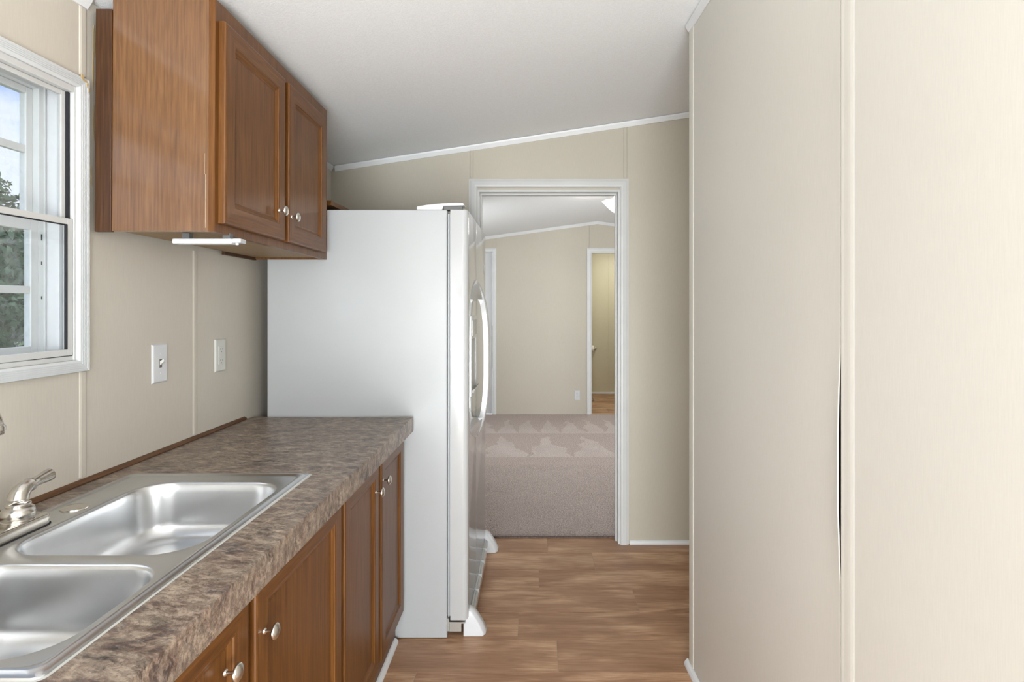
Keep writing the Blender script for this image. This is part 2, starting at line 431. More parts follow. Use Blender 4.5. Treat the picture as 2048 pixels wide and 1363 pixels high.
# peeled / stained strip and dried glue beside the upper cabinet
bm = bmesh.new()
for (y0, z0, z1, wd) in ((1.516, 2.02, 2.11, .004), (1.5125, 1.93, 2.04, .0025), (1.515, 1.80, 1.90, .002), (1.508, 1.68, 1.74, .0015)):
    ring = []
    for k in range(10):
        a = 2*PI*k/10; ring.append((y0+wd*math.cos(a)*(.8+.4*random.random()), (z0+z1)/2+(z1-z0)/2*math.sin(a)))
    loft(bm, [[(WX+.0001, p[0], p[1]) for p in ring], [(WX+.0007, p[0], p[1]) for p in ring]])
o = obj('glue_stain', bm, M_stain, wleft); tag(o, 'brown dried glue stains on the bare wall strip')
# small hooks / caulk dabs along the casing edge
bm = bmesh.new()
for zz in (1.778, 1.66, 1.462, 1.392, 1.236):
    lathe(bm, [(.0005, 0), (.004, .001), (.0045, .003), (.003, .0055), (.0006, .0065)], (WX, 1.4885, zz), 'x', 8)
o = obj('caulk_dab', bm, M_caulk, wleft, smooth=True)

# crown moulding: kitchen
def crown_y(name, x, side, y0, y1, zfun, h=.028, parent=None, mat=None):
    bm = bmesh.new(); rings = []
    for y in (y0, y1):
        z = zfun(x); d = side
        rings.append([(x, y, z-.0015), (x+d*.018, y, z-.0015+side*.0), (x+d*.015, y, z-.010), (x+d*.006, y, z-h+.004), (x+d*.004, y, z-h), (x, y, z-h)])
    loft(bm, rings); return obj(name, bm, mat or M_trim, parent)
c = crown_y('trim_1', WX, 1, -3.5, 1.49, lambda x: cz(x)-.001); struct(c, 'white crown moulding over the sink window wall', 'moulding')
c = crown_y('trim_2', WX, 1, 2.40, 3.285, lambda x: cz(x)-.001); struct(c, 'short white crown moulding on the wall above the refrigerator', 'moulding')

# ------------------------------------------------------------------ door wall (y = YD) with doorway
DX0, DX1, DZ = -.325, .494, 2.030
def wd(u, z, t): return (u, YD + .004 + (.105 if t else 0), z if z < 2.1 else cz(u)-.001)
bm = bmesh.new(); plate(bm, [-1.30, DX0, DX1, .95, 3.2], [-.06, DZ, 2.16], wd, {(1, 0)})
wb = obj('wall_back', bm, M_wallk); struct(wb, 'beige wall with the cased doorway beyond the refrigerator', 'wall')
def dpanel(x0, x1, z0=0):
    bm = bmesh.new()
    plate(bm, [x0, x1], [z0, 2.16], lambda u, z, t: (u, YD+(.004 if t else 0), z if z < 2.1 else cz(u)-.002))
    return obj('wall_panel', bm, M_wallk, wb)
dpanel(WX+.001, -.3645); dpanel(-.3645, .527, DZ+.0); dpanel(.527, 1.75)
dpl = None
def batten_back(xc, z0, z1, w=.011):
    bm = bmesh.new()
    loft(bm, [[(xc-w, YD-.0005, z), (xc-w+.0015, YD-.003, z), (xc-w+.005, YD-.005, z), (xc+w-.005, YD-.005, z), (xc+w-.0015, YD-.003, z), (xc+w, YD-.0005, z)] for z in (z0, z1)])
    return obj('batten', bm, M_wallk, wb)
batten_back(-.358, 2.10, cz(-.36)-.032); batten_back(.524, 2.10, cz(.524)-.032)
bm = bmesh.new()
rings = []
for x in (WX+.02, .945):
    z = cz(x)-.002
    rings.append([(x, YD, z), (x, YD-.018, z-.001), (x, YD-.015, z-.010), (x, YD-.006, z-.026), (x, YD-.004, z-.030), (x, YD, z-.030)])
loft(bm, rings); c = obj('trim_3', bm, M_trim); struct(c, 'white crown moulding rising along the wall above the doorway', 'moulding')
bm = bmesh.new()
prof = [(0, 0), (.012, 0), (.012, .008), (.008, .016), (.003, .021), (0, .022)]
loft(bm, [[(x, YD-.0005-p[0], p[1]+.0005) for p in prof] for x in (.548, 1.70)])
c = obj('baseboard_back', bm, M_trim); struct(c, 'low white quarter-round between doorway and partition', 'baseboard')
# casing
d1 = empty('door_1', (0, YD, 0)); struct(d1, 'off-white cased doorway opening to the carpeted room', 'doorway')
def casing_ring(name, x0, x1, zt, y, parent, w=.049, th=.016, mat=None, z0=0, sgn=-1):
    # profiled casing: three sides
    prof = [(0, 0), (0, .6), (.12, .95), (.3, 1), (.7, .85), (.88, .6), (1, .55), (1, 0)]     # (across 0 = opening edge, proud)
    for part in ('left', 'right', 'head'):
        bm = bmesh.new()
        if part == 'left': r = [[(x0-p[0]*w, y+sgn*p[1]*th, (zt+p[0]*w) if e else z0) for p in prof] for e in (0, 1)]
        elif part == 'right': r = [[(x1+p[0]*w, y+sgn*p[1]*th, (zt+p[0]*w) if e else z0) for p in prof] for e in (0, 1)]
        else: r = [[((x1+p[0]*w) if e else (x0-p[0]*w), y+sgn*p[1]*th, zt+p[0]*w) for p in prof] for e in (0, 1)]
        loft(bm, r); obj('casing', bm, mat or M_casing, parent)
casing_ring('c', DX0+.001, DX1-.001, DZ+.012, -.0005, d1)
jm = bmesh.new()
for bx in (((DX0, -.004, 0), (DX0+.012, .112, DZ)), ((DX1-.012, -.004, 0), (DX1, .112, DZ)), ((DX0+.012, -.004, DZ-.012), (DX1-.012, .112, DZ))): box(jm, *bx)
obj('jamb', jm, M_casing, d1, bevel=.001)
jm = bmesh.new()
for bx in (((DX0+.012, .040, 0), (DX0+.022, .075, DZ-.012)), ((DX1-.022, .040, 0), (DX1-.012, .075, DZ-.012)), ((DX0+.022, .040, DZ-.022), (DX1-.022, .075, DZ-.012))): box(jm, *bx)
obj('door_stop', jm, M_casing, d1, bevel=.001)
for z in (1.985, 1.895):
    boxo('strike_plate', (DX0+.012, .080, z-.014), (DX0+.0135, .104, z+.014), M_bracket, d1)

# ------------------------------------------------------------------ bedroom shell
cp = bmesh.new(); box(cp, (-1.30, 3.388, -.03), (3.0, 7.17, .008))
carpet = obj('floor', cp, M_carpet, bevel=.002); struct(carpet, 'mauve-grey carpet with vacuum marks beyond the doorway', 'carpet')
rs = np.random.RandomState(3); N = 42000
yy = 3.39+ (rs.rand(N)**1.6)*1.5; xx = -.50+rs.rand(N)*1.35
yy[:3000] = 3.392+rs.rand(3000)*.02
h = .002+rs.rand(N)*.004; a = rs.rand(N)*2*PI; wdt = .0016
v = np.zeros((N, 3, 3)); v[:, 0] = np.c_[xx-wdt*np.cos(a), yy-wdt*np.sin(a), np.full(N, .007)]
v[:, 1] = np.c_[xx+wdt*np.cos(a), yy+wdt*np.sin(a), np.full(N, .007)]
v[:, 2] = np.c_[xx+(rs.rand(N)-.5)*.008, yy+(rs.rand(N)-.5)*.008, .007+h]
me = bpy.data.meshes.new('carpet_pile'); me.vertices.add(N*3); me.loops.add(N*3); me.polygons.add(N)
me.vertices.foreach_set('co', v.reshape(-1)); me.loops.foreach_set('vertex_index', np.arange(N*3, dtype=np.int32))
me.polygons.foreach_set('loop_start', np.arange(0, N*3, 3, dtype=np.int32)); me.update(calc_edges=True); me.validate()
boxo('carpet_edge_shade', (DX0+.013, 3.3805, -.004), (DX1-.013, 3.3878, .0092), plain('painted_edge_shade', (.13, .09, .08), 1.0, var=.4, vscale=120, bmp=.8, bscale=300), carpet)  # dark strip paints shade onto the raised front edge of the carpet
o = link('carpet_pile', me, M_pile, carpet); o['kind'] = 'stuff'

BX0, BX1, BZ = .706, 1.52, 2.03           # bathroom door opening on far wall
LX0, LX1 = -1.15, -.515                   # closet door opening (white door seen at left)
def wf(u, z, t): return (u, YB1 + (.10 if t else 0), z if z < 2.1 else bz(u)-.001)
bm = bmesh.new(); plate(bm, [-1.30, LX0, LX1, .70, BX0, .79, BX1, 3.0], [-.03, BZ, 2.15], wf, {(1,0), (4,0), (5,0)})
wfar = obj('wall_far', bm, M_wall2); struct(wfar, 'beige far wall of the carpeted room with two doors', 'wall')
for xc, z0 in ((-.498+.03, BZ+.06), (.70, BZ+.06)):
    boxo('batten', (xc-.009, YB1-.005, z0), (xc+.009, YB1-.0003, bz(xc)-.034), M_batten, wfar)
bm = bmesh.new(); rings = []
for x in (-1.28, .79, 2.98):
    z = bz(x)-.001; rings.append([(x, YB1, z), (x, YB1-.02, z), (x, YB1-.016, z-.012), (x, YB1-.005, z-.036), (x, YB1, z-.036)])
loft(bm, rings); c = obj('trim_4', bm, M_trim); struct(c, 'white crown moulding along the vaulted far wall', 'moulding')
boxo_w = boxo('wall_left_bedroom', (-1.36, 3.42, -.03), (-1.30, 7.27, 2.5), M_wall2); struct(boxo_w, 'beige left wall of the carpeted room', 'wall')
boxo_w = boxo('wall_right_bedroom', (3.0, 3.42, -.03), (3.06, 7.27, 2.6), M_wall2); struct(boxo_w, 'beige right wall of the carpeted room', 'wall')
# doors on the far wall
d2 = empty('door_2', (0, YB1, 0)); struct(d2, 'open doorway with white casing leading to the yellowish bathroom', 'doorway')
casing_ring('c', BX0, BX1, BZ, -.0005, d2, .045, .016, M_trim, .008)
bm = bmesh.new()
for bx in (((BX0, 0, -.02), (BX0+.012, .10, BZ)), ((BX1-.012, 0, -.02), (BX1, .10, BZ)), ((BX0+.012, 0, BZ-.012), (BX1-.012, .10, BZ))): box(bm, *bx)
obj('jamb', bm, M_trim, d2)
d3 = empty('door_3', (0, YB1, 0)); struct(d3, 'closed white door at the left of the far wall, mostly behind the refrigerator', 'door')
casing_ring('c', LX0, LX1, BZ, -.0005, d3, .045, .016, M_trim, .008)
bm = bmesh.new(); box(bm, (LX0+.004, .02, .012), (LX1-.012, .055, BZ-.01)); obj('door_slab', bm, M_plastic, d3, bevel=.002)
boxo('hinge', (LX1-.012, .012, .98), (LX1-.004, .03, 1.06), M_bracket, d3)
boxo('jamb', (LX1-.004, 0, .008), (LX1, .10, BZ), M_trim, d3)

def outlet(name, loc, rot, mat, label):
    e = empty(name, loc, rot); tag(e, label, 'outlet')
    bm = bmesh.new(); w2, h2 = .036, .060          # local: plate faces +x
    rr = lambda k, x: [(x, -w2+k, -h2+k), (x, w2-k, -h2+k), (x, w2-k, h2-k), (x, -w2+k, h2-k)]
    loft(bm, [rr(0, .0003), rr(0, .002), rr(.004, .0055), rr(.007, .006)]); obj('cover_plate', bm, mat, e, bevel=.0008)
    return e
def duplex(e, mat, gfci=False):
    if gfci:
        bm = bmesh.new(); box(bm, (.0058, -.0165, -.033), (.0078, .0165, .033)); f = obj('receptacle', bm, mat, e, bevel=.001)
        bm = bmesh.new(); box(bm, (.0078, -.006, .0005), (.0090, .006, .006)); box(bm, (.0078, -.006, -.0065), (.0090, .006, -.001)); obj('test_button', bm, mat, f, bevel=.0005)
        cs = (.0205, -.0205)
    else:
        bm = bmesh.new()
        for c in (.0195, -.0195): lathe(bm, [(.0165, .0058), (.0165, .0074), (.0158, .0078)], (0, 0, c), 'x', 20)
        f = obj('receptacle', bm, mat, e); cs = (.0195, -.0195)
    for c in cs:
        bm = bmesh.new(); box(bm, (.0076, -.0075, c-.001), (.0081, -.0055, c+.006)); box(bm, (.0076, .0055, c-.001), (.0081, .0075, c+.005))
        lathe(bm, [(.0022, .0076), (.0022, .0081)], (0, 0, c-.007), 'x', 10)
        obj('slot', bm, M_slot, f)
    for c in ((.048, -.048) if gfci else (0,)):
        bm = bmesh.new(); lathe(bm, [(.003, .0058), (.0025, .0068)], (0, 0, c), 'x', 10); obj('screw', bm, mat, e)
e = outlet('wall_outlet', (.537, YB1-.0004, .245), (0, 0, -PI/2), M_plastic, 'small white outlet low on the far wall of the carpeted room'); duplex(e, M_plastic)

# bathroom
bb = empty('wall_bath', (0, 0, 0)); struct(bb, 'yellowish walls of the small bathroom seen through the far doorway', 'wall')
boxo('wall_panel', (.25, 8.86, 0), (1.155, 8.90, 2.30), M_wallb, bb); boxo('wall_panel', (1.155, 8.86, 0), (2.4, 8.90, 2.30), M_wallb, bb)
boxo('batten', (1.146, 8.855, .02), (1.164, 8.8597, 2.30), M_wallb, bb)
boxo('wall_panel', (.25, 7.275, 0), (.30, 8.855, 2.3), M_wallb, bb); boxo('wall_panel', (2.4, 7.275, 0), (2.45, 8.90, 2.3), M_wallb, bb)
bf = boxo('floor', (.25, 7.172, -.06), (2.45, 8.859, -.0015), M_joint); struct(bf, 'brown plank floor of the small bathroom', 'floor')
k = 0; yb = 7.172
while yb < 8.85:
    y1 = min(yb+.2085, 8.857); s0 = (.62, .95, 1.25, .8)[k % 4]
    for a, b in ((.30, s0), (s0, s0+.9), (s0+.9, 2.40)): plank(a, b, yb, y1, bf, M_plank)
    yb += .2085; k += 1
c = boxo('baseboard_bath', (.302, 8.842, .0005), (2.398, 8.8595, .030), M_trim, bevel=.004); struct(c, 'white quarter-round at the foot of the bathroom wall', 'baseboard')
# toilet paper roll on holder
tp = empty('toilet_paper_holder', (.905, 8.8585, .70)); tag(tp, 'small round wall holder carrying the paper roll in the bathroom', 'holder')
bm = bmesh.new(); lathe(bm, [(.022, 0), (.022, -.006), (.010, -.012), (.008, -.060), (.012, -.066), (.002, -.072)], (.04, 0, 0), 'y', 14)
obj('post', bm, M_bracket, tp, smooth=True)
bm = bmesh.new(); lathe(bm, [(.008, -.13), (.008, .035)], (0, -.060, 0), 'x', 12); obj('rod', bm, M_bracket, tp, smooth=True)
tpr = empty('toilet_roll', (.905, 8.7985, .70)); tag(tpr, 'white toilet paper roll hanging on the bathroom wall', 'toilet roll')
bm = bmesh.new()
pr = [(.018, -.125), (.050, -.125), (.052, -.120), (.052, .005), (.050, .010), (.018, .010), (.018, -.125)]
lathe(bm, pr, (0, 0, 0), 'x', 24, cap0=False, cap1=False); obj('paper', bm, M_paper, tpr, smooth=True)
bm = bmesh.new(); lathe(bm, [(.0175, -.126), (.0175, .011), (.0145, .011), (.0145, -.126), (.0175, -.126)], (0, 0, 0), 'x', 20, cap0=False, cap1=False); obj('core', bm, M_stain, tpr)
# dark slatted plate lying on the bathroom floor
fv = boxo('dark_floor_plate', (.735, 8.18, .0006), (.86, 8.45, .006), M_slot, bevel=.002); tag(fv, 'dark slatted plate on the floor just inside the bathroom doorway', 'floor vent')
bm = bmesh.new()
for k in range(9): box(bm, (.745, 8.20+k*.026, .006), (.85, 8.212+k*.026, .0085))
obj('slat', bm, M_bracket, fv)

# bedroom ceiling light
lf = empty('ceiling_light', (.745, 5.0, bz(.745)-.002)); tag(lf, 'lit frosted glass bowl light on the ceiling of the carpeted room', 'ceiling light')
bm = bmesh.new(); lathe(bm, [(.07, 0), (.07, -.012), (.03, -.03), (.010, -.04), (.008, -.085), (.008, -.245), (.014, -.250), (.010, -.262), (.002, -.268)], n=20); obj('canopy', bm, M_nickel, lf, smooth=True)
bm = bmesh.new(); n = 48; prof = [(.150, -.135), (.146, -.140), (.120, -.170), (.085, -.205), (.045, -.235), (.012, -.246)]
rings = [[(r*(1+.035*math.cos(12*2*PI*k/n)*min(1, r/.1))*math.cos(2*PI*k/n), r*(1+.035*math.cos(12*2*PI*k/n)*min(1, r/.1))*math.sin(2*PI*k/n), h) for k in range(n)] for r, h in prof]
loft(bm, rings, False, False); o = obj('glass_bowl', bm, M_bowl, lf, smooth=True)
md = o.modifiers.new('sol', 'SOLIDIFY'); md.thickness = .003
for ang in (0, 2.1, 4.2):
    bm = bmesh.new(); c = (.055*math.cos(ang), .055*math.sin(ang))
    lathe(bm, [(.004, -.13), (.022, -.115), (.028, -.10), (.022, -.08), (.012, -.065), (.012, -.045)], (c[0], c[1], -.015), n=12); obj('bulb', bm, M_bulb, lf, smooth=True)
P = bpy.data.lights.new('bulb_glow', 'POINT'); P.energy = 11; P.color = (1, .95, .86); P.shadow_soft_size = .05
po = bpy.data.objects.new('bulb_glow', P); COL.objects.link(po); po.location = (.745, 5.0, bz(.745)-.10)

# ------------------------------------------------------------------ right partition (slightly out of square)
pt = empty('wall_right', (.6594, 0, 0), (0, 0, .032)); struct(pt, 'beige pantry partition wall, lightened as if lit, on the right with a split seam', 'wall')
def ptz(y): return cz(.6594-.032*y)-.002
def gap(z):
    t = (z-.80)/.48
    return .0062*math.sin(PI*t)**.8 if 0 < t < 1 else 0.0
PE = 1.1665
bm = bmesh.new()
us = [2.165, 1.9, 1.6, 1.35, 1.25, 1.22, 1.205, 1.195, 1.187, 1.180, 1.174, PE]
zs = [0.0]+[.1+.05*k for k in range(46)]+[2.40, 2.46]
def pf(u, z, t):
    zz = z if z < 2.45 else ptz(u)
    g = gap(z); jag = g*.12*math.sin(z*173)+g*.1*math.sin(z*411)
    k = max(0, (1.25-u)/(1.25-PE)); curl = -.0016*k**2 - .45*g*k**3
    return (curl+(.003 if t else 0), u+(g+jag)*k, zz)
plate(bm, us, zs, pf); obj('wall_panel', bm, M_wall3, pt, smooth=True)
bm = bmesh.new()
plate(bm, [1.150, .5], [0, 2.46], lambda u, z, t: (.003 if t else 0, u, z if z < 2.4 else ptz(u))); obj('wall_panel', bm, M_wall3, pt)
bm = bmesh.new()
plate(bm, [2.165, .5], [0, 2.46], lambda u, z, t: (.07 if t else .016, u, z if z < 2.4 else ptz(u)-.002)); obj('stud_backing', bm, M_void, pt)
bm = bmesh.new()
zt = ptz(1.14)-.03
loft(bm, [[(0, 1.1195, z), (-.0008, 1.1215, z), (-.0018, 1.130, z), (-.0021, 1.138, z), (-.0021, 1.150, z), (-.0024, 1.156, z), (-.0026, 1.1605, z), (-.0015, 1.163, z), (.012, 1.163, z), (.012, 1.1195, z)] for z in (.002, zt)])
obj('batten', bm, M_wall3, pt)
# outside corner trim and end face
bm = bmesh.new()
loft(bm, [[(-.0016, 2.130, z), (-.0034, 2.143, z), (-.0040, 2.172, z), (-.003, 2.1745, z), (.018, 2.1745, z), (.018, 2.1655, z), (0-.0003, 2.1655, z), (-.0003, 2.130, z)] for z in (.022, ptz(2.16)-.004)])
obj('corner_trim', bm, M_cornertrim, pt)
boxo('wall_panel', (.018, 2.140, 0), (1.05, 2.166, 2.40), M_wall3, pt)
bm = bmesh.new()
rings = []
for yy_ in (2.176, 1.1, .5):
    z = ptz(yy_)-.001; rings.append([(0-.0005, yy_, z), (-.018, yy_, z-.003), (-.015, yy_, z-.011), (-.006, yy_, z-.026), (-.0005, yy_, z-.026)])
loft(bm, rings); o = obj('crown_moulding', bm, M_trim, pt)
bm = bmesh.new()
loft(bm, [[(-.0005-p[0]*1.3, yy_, p[1]*1.1+.0005) for p in prof_] for prof_ in ([(0, 0), (.012, 0), (.012, .008), (.008, .016), (.003, .021), (0, .022)],) for yy_ in (2.195, .5)])
c = obj('baseboard_right', bm, M_trim); c.location = (.6594-.0005, 0, 0); c.rotation_euler = (0, 0, .032); struct(c, 'white quarter-round at the foot of the right partition', 'baseboard')

# rest of the living room behind the camera
o = boxo('wall_rear', (-1.30, -3.66, -.06), (3.26, -3.6, 2.55), M_wall); struct(o, 'beige wall behind the viewpoint', 'wall')
o = boxo('wall_east', (3.2, -3.6, -.06), (3.26, 3.41, 2.4), M_wall); struct(o, 'beige side wall of the living area outside the picture', 'wall')

# ------------------------------------------------------------------ window
win = empty('window_1', (0, 0, 0)); struct(win, 'white double-hung window with interior storm sash above the sink', 'window')
def bars(name, boxes, mat, parent, bevel=.0012):
    bm = bmesh.new()
    for lo, hi in boxes: box(bm, lo, hi)
    return obj(name, bm, mat, parent, bevel=bevel)
# fluted casing, four mitred pieces around the opening
cw, t0 = .035, WX+.0006
prof = [(0, 0), (0, .008), (.1, .011)]
for k in range(5): prof += [(.16+k*.15, .0115), (.235+k*.15, .0115), (.25+k*.15, .0100), (.30+k*.15, .0100)]
prof += [(.95, .0115), (1, .009), (1, 0)]
A = (WY0, WY1, WZ0, WZ1)
def cas(f0, f1):
    bm = bmesh.new(); loft(bm, [[f0(p) for p in prof], [f1(p) for p in prof]]); obj('casing', bm, M_vinyl, win)
cas(lambda p: (t0+p[1], A[1]+p[0]*cw, A[2]-p[0]*.030), lambda p: (t0+p[1], A[1]+p[0]*cw, A[3]+p[0]*.030))
cas(lambda p: (t0+p[1], A[0]-p[0]*cw, A[2]-p[0]*.030), lambda p: (t0+p[1], A[0]-p[0]*cw, A[3]+p[0]*.030))
cas(lambda p: (t0+p[1], A[0]-p[0]*cw, A[3]+p[0]*.030), lambda p: (t0+p[1], A[1]+p[0]*cw, A[3]+p[0]*.030))
cas(lambda p: (t0+p[1], A[0]-p[0]*cw, A[2]-p[0]*.030), lambda p: (t0+p[1], A[1]+p[0]*cw, A[2]-p[0]*.030))
# storm frame
y0, y1, z0, z1 = WY0, WY1, WZ0, WZ1
bars('storm_frame', [((-1.180, y1-.007, z0), (-1.156, y1, z1)), ((-1.180, y0, z0), (-1.156, y0+.007, z1)), ((-1.180, y0+.007, z1-.016), (-1.156, y1-.007, z1)), ((-1.180, y0+.007, z0), (-1.160, y1-.007, z0+.012))], M_storm, win)
bars('track_gasket', [((-1.1795, y1-.0145, 1.586), (-1.166, y1-.0071, z1-.017)), ((-1.1795, 1.374, z0+.0122), (-1.159, y1-.0072, z0+.0205)), ((-1.1795, 1.335, z0+.0122), (-1.159, 1.358, z0+.0205))], M_black, win, 0)
def sash(name, xa, xb, y0, y1, z0, z1, st, rt, rb, parent, mat, glass, mid=None, seal=True):
    bx = [((xa, y0, z0), (xb, y0+st, z1)), ((xa, y1-st, z0), (xb, y1, z1)), ((xa, y0+st, z1-rt), (xb, y1-st, z1)), ((xa, y0+st, z0), (xb, y1-st, z0+rb))]
    s = bars(name, bx, mat, parent)
    xm = (xa+3*xb)/4
    boxo('pane', (xm-.0012, y0+st-.002, z0+rb-.002), (xm+.0012, y1-st+.002, z1-rt+.002), glass, s)
    if seal:
        e = .0022
        bars('glazing_seal', [((xm-.0035, y1-st-e, z0+rb), (xm+.0035, y1-st, z1-rt)), ((xm-.0035, y0+st, z1-rt-e), (xm+.0035, y1-st-e, z1-rt))], M_black, s, 0)
    if mid:
        bars('muntin', [((xa+.002, y0+st, mid-.009), (xb-.002, y1-st, mid+.009)), ((xa+.002, (y0+y1)/2-.009, z0+rb), (xb-.002, (y0+y1)/2+.009, z1-rt))], mat, s)
    return s
sash('storm_sash', -1.169, -1.158, y0+.008, y1-.008, 1.2455, 1.5865, .017, .0155, .0155, win, M_storm, M_glass2)
sash('storm_sash', -1.1795, -1.1705, y0+.008, y1-.0155, 1.573, z1-.0165, .013, .012, .012, win, M_storm, M_glass2, seal=False)
# deep white jamb between storm sash and prime window
bars('window_jamb', [((-1.247, 1.430, z0), (-1.181, y1, z1)), ((-1.262, y0, z0), (-1.181, y0+.02, z1)), ((-1.262, y0+.02, z1-.010), (-1.181, 1.430, z1)), ((-1.262, y0+.02, z0), (-1.181, 1.430, z0+.012))], M_jamb, win)
bars('window_frame', [((-1.2475, 1.406, z0+.012), (-1.211, 1.4298, z1-.010)), ((-1.275, y0+.0202, z0+.012), (-1.211, y0+.044, z1-.010)), ((-1.275, y0+.044, z1-.022), (-1.211, 1.406, z1-.010)), ((-1.285, y0+.044, z0+.012), (-1.211, 1.406, z0+.022))], M_vinyl, win)
bars('frame_rib', [((-1.2108, 1.4195, z0+.0125), (-1.2075, 1.4222, z1-.0105))], M_vinyl, win, 0)
sash('upper_sash', -1.2425, -1.2255, y0+.045, 1.4055, 1.568, z1-.0225, .018, .016, .030, win, M_vinyl, M_glass, 1.748, False)
sash('lower_sash', -1.2245, -1.2112, y0+.045, 1.4055, 1.2545, 1.584, .021, .032, .018, win, M_vinyl, M_glass, 1.408, False)
bars('sash_notch', [((-1.2112, 1.4125, 1.385), (-1.2098, 1.4150, 1.393)), ((-1.2112, 1.4125, 1.47), (-1.2098, 1.4150, 1.478)), ((-1.2112, 1.4125, 1.53), (-1.2098, 1.4150, 1.545))], M_black, win, 0)
# glue residue at casing corner
bm = bmesh.new(); random.seed(4)
for (yy_, zz, a_, b_) in ((1.462, 1.951, .005, .007), (1.470, 1.944, .006, .003), (1.478, 1.937, .003, .007), (1.483, 1.925, .0015, .008)):
    ring = [(yy_+a_*math.cos(2*PI*k/9)*random.uniform(.7, 1.2), zz+b_*math.sin(2*PI*k/9)*random.uniform(.7, 1.2)) for k in range(9)]
    loft(bm, [[(WX+.0115, p[0], p[1]) for p in ring], [(WX+.0130, p[0], p[1]) for p in ring]])
obj('glue_residue', bm, M_stain, win)

# ------------------------------------------------------------------ cabinet doors & knobs
def knob(parent, loc):
    bm = bmesh.new()
    lathe(bm, [(.0065, 0), (.006, .002), (.0036, .004), (.0032, .013), (.005, .016), (.0125, .0175), (.0158, .0195), (.0163, .0220), (.0145, .0250), (.0100, .0275), (.0045, .0288), (.0006, .0290)], loc, 'x', 24)
    return obj('knob', bm, M_nickel, parent, smooth=True)
def cab_door(parent, x, y0, y1, z0, z1, kn, th=.019, fr=.052):
    """routed raised-bead door: face toward +x, mitred frame ring and separate centre panel"""
    bm = bmesh.new()
    def rect(i, xx): return [(xx, y0+i, z0+i), (xx, y1-i, z0+i), (xx, y1-i, z1-i), (xx, y0+i, z1-i)]
    P_ = [(0, x), (0, x+th-.005), (.0015, x+th-.0015), (.006, x+th), (fr-.004, x+th), (fr, x+th-.0012), (fr+.0015, x+th-.004), (fr+.004, x+th-.0045), (fr+.010, x+th-.0085), (fr+.012, x+th-.009)]
    vr = [[bm.verts.new(p) for p in rect(i, xx)] for i, xx in P_]
    for a, b in zip(vr, vr[1:]):
        for i in range(4):
            f = bm.faces.new((a[i], a[(i+1) % 4], b[(i+1) % 4], b[i])); f.material_index = 1 if i in (0, 2) else 0
    bm.faces.new(vr[0][::-1])
    d = obj('door', bm, [M_woodv, M_woodh], parent)
    i = fr+.012; j = i+.010
    bm = bmesh.new()
    loft(bm, [rect(i, x+.002), rect(i, x+th-.009), rect(i+.0025, x+th-.0095), rect(i+.0045, x+th-.0085)]); obj('panel', bm, M_woodv, d)
    knob(d, (x+th, kn[0], kn[1]))
    return d

# upper cabinet : empty at far lower front corner, local y runs toward the far end (0 = near)
uc = empty('wall_cabinet', (-.8353, 1.503, 1.5630)); tag(uc, 'brown oak wall cabinet with two doors hung beside the window up to the ceiling', 'cabinet')
uc.rotation_euler = (-.0075, 0, .0185)
L, H, D = .858, .612, .285
bm = bmesh.new(); box(bm, (-.016, 0, 0), (0, .028, H)); box(bm, (-.016, L-.02, 0), (0, L, H)); box(bm, (-.016, .028, H-.05), (0, L-.02, H)); box(bm, (-.016, .028, 0), (0, L-.02, .030)); box(bm, (-.016, .395, .030), (0, .44, H-.05))
obj('face_frame', bm, M_woodv, uc)
bm = bmesh.new()
plate(bm, [-D+.020, -.0165], [.0004, .5, .61], lambda u, z, t: (u, .0004+(.0116 if t else 0), z if z < .6 else .609+.010*(u+D)/D))
obj('end_panel', bm, M_woodpanel, uc)
boxo('end_panel', (-D, L-.012, .0), (-.0165, L, H-.03), M_woodv, uc)
boxo('bottom_panel', (-D+.002, .0125, .008), (-.0165, L-.0125, .020), M_under, uc)
boxo('top_panel', (-D+.002, .0125, H-.045), (-.0165, L-.0125, H-.033), M_under, uc)
boxo('scribe_strip', (-D-.022, -.003, -.001), (-D+.0196, .010, H-.032), M_wooddark, uc, bevel=.001)
boxo('hanging_rail', (-D-.012, L-.25, -.003), (-D+.001, L-.005, .012), M_wooddark, uc)
cab_door(uc, .0005, .017, .402, .024, .561, (.352, .115))
cab_door(uc, .0005, .432, .797, .024, .561, (.452, .110))

M_wear = plain('worn_bare_wood', (.34, .24, .15), .6, var=.2, vscale=90)
for z0_, z1_, y_, w_ in ((.010, .150, -.0245, .0022), (.150, .205, -.0262, .0011), (.205, .245, -.0275, .0005)):
    boxo('edge_wear', (y_, -.0002, z0_), (y_+w_, .0004, z1_), M_wear, uc)
# under-cabinet light bar
ul = empty('under_cabinet_light', (-.905, 1.585, 1.5598)); tag(ul, 'slim white light bar fixed under the oak wall cabinet', 'light')
ul.rotation_euler = (-.0075, 0, .0185)
boxo('mount_clip', (-.060, -.008, -.0072), (-.040, .010, .0080), M_dark, ul)
boxo('mount_clip', (.050, -.008, -.0072), (.070, .010, .0080), M_dark, ul)
boxo('diffuser', (-.083, -.017, -.0215), (.0795, .017, -.0070), M_plastic, ul, bevel=.004)
boxo('end_cap', (.080, -.0165, -.0190), (.103, .0165, -.0070), M_gasket, ul, bevel=.002)
bm = bmesh.new(); lathe(bm, [(.0045, -.0190), (.0045, -.0225), (.003, -.0245)], (.090, -.008, 0), 'z', 12); obj('switch', bm, M_plastic, ul)

# shelf above the fridge
sh = boxo('wall_shelf', (WX+.0065, 2.42, 1.790), (-.852, 3.08, 1.812), M_woodh, bevel=.002); tag(sh, 'brown wooden wall shelf just above the white refrigerator', 'shelf')
boxo('cleat', (WX+.0065, 2.43, 1.768), (WX+.03, 3.05, 1.7895), M_wooddark, sh)

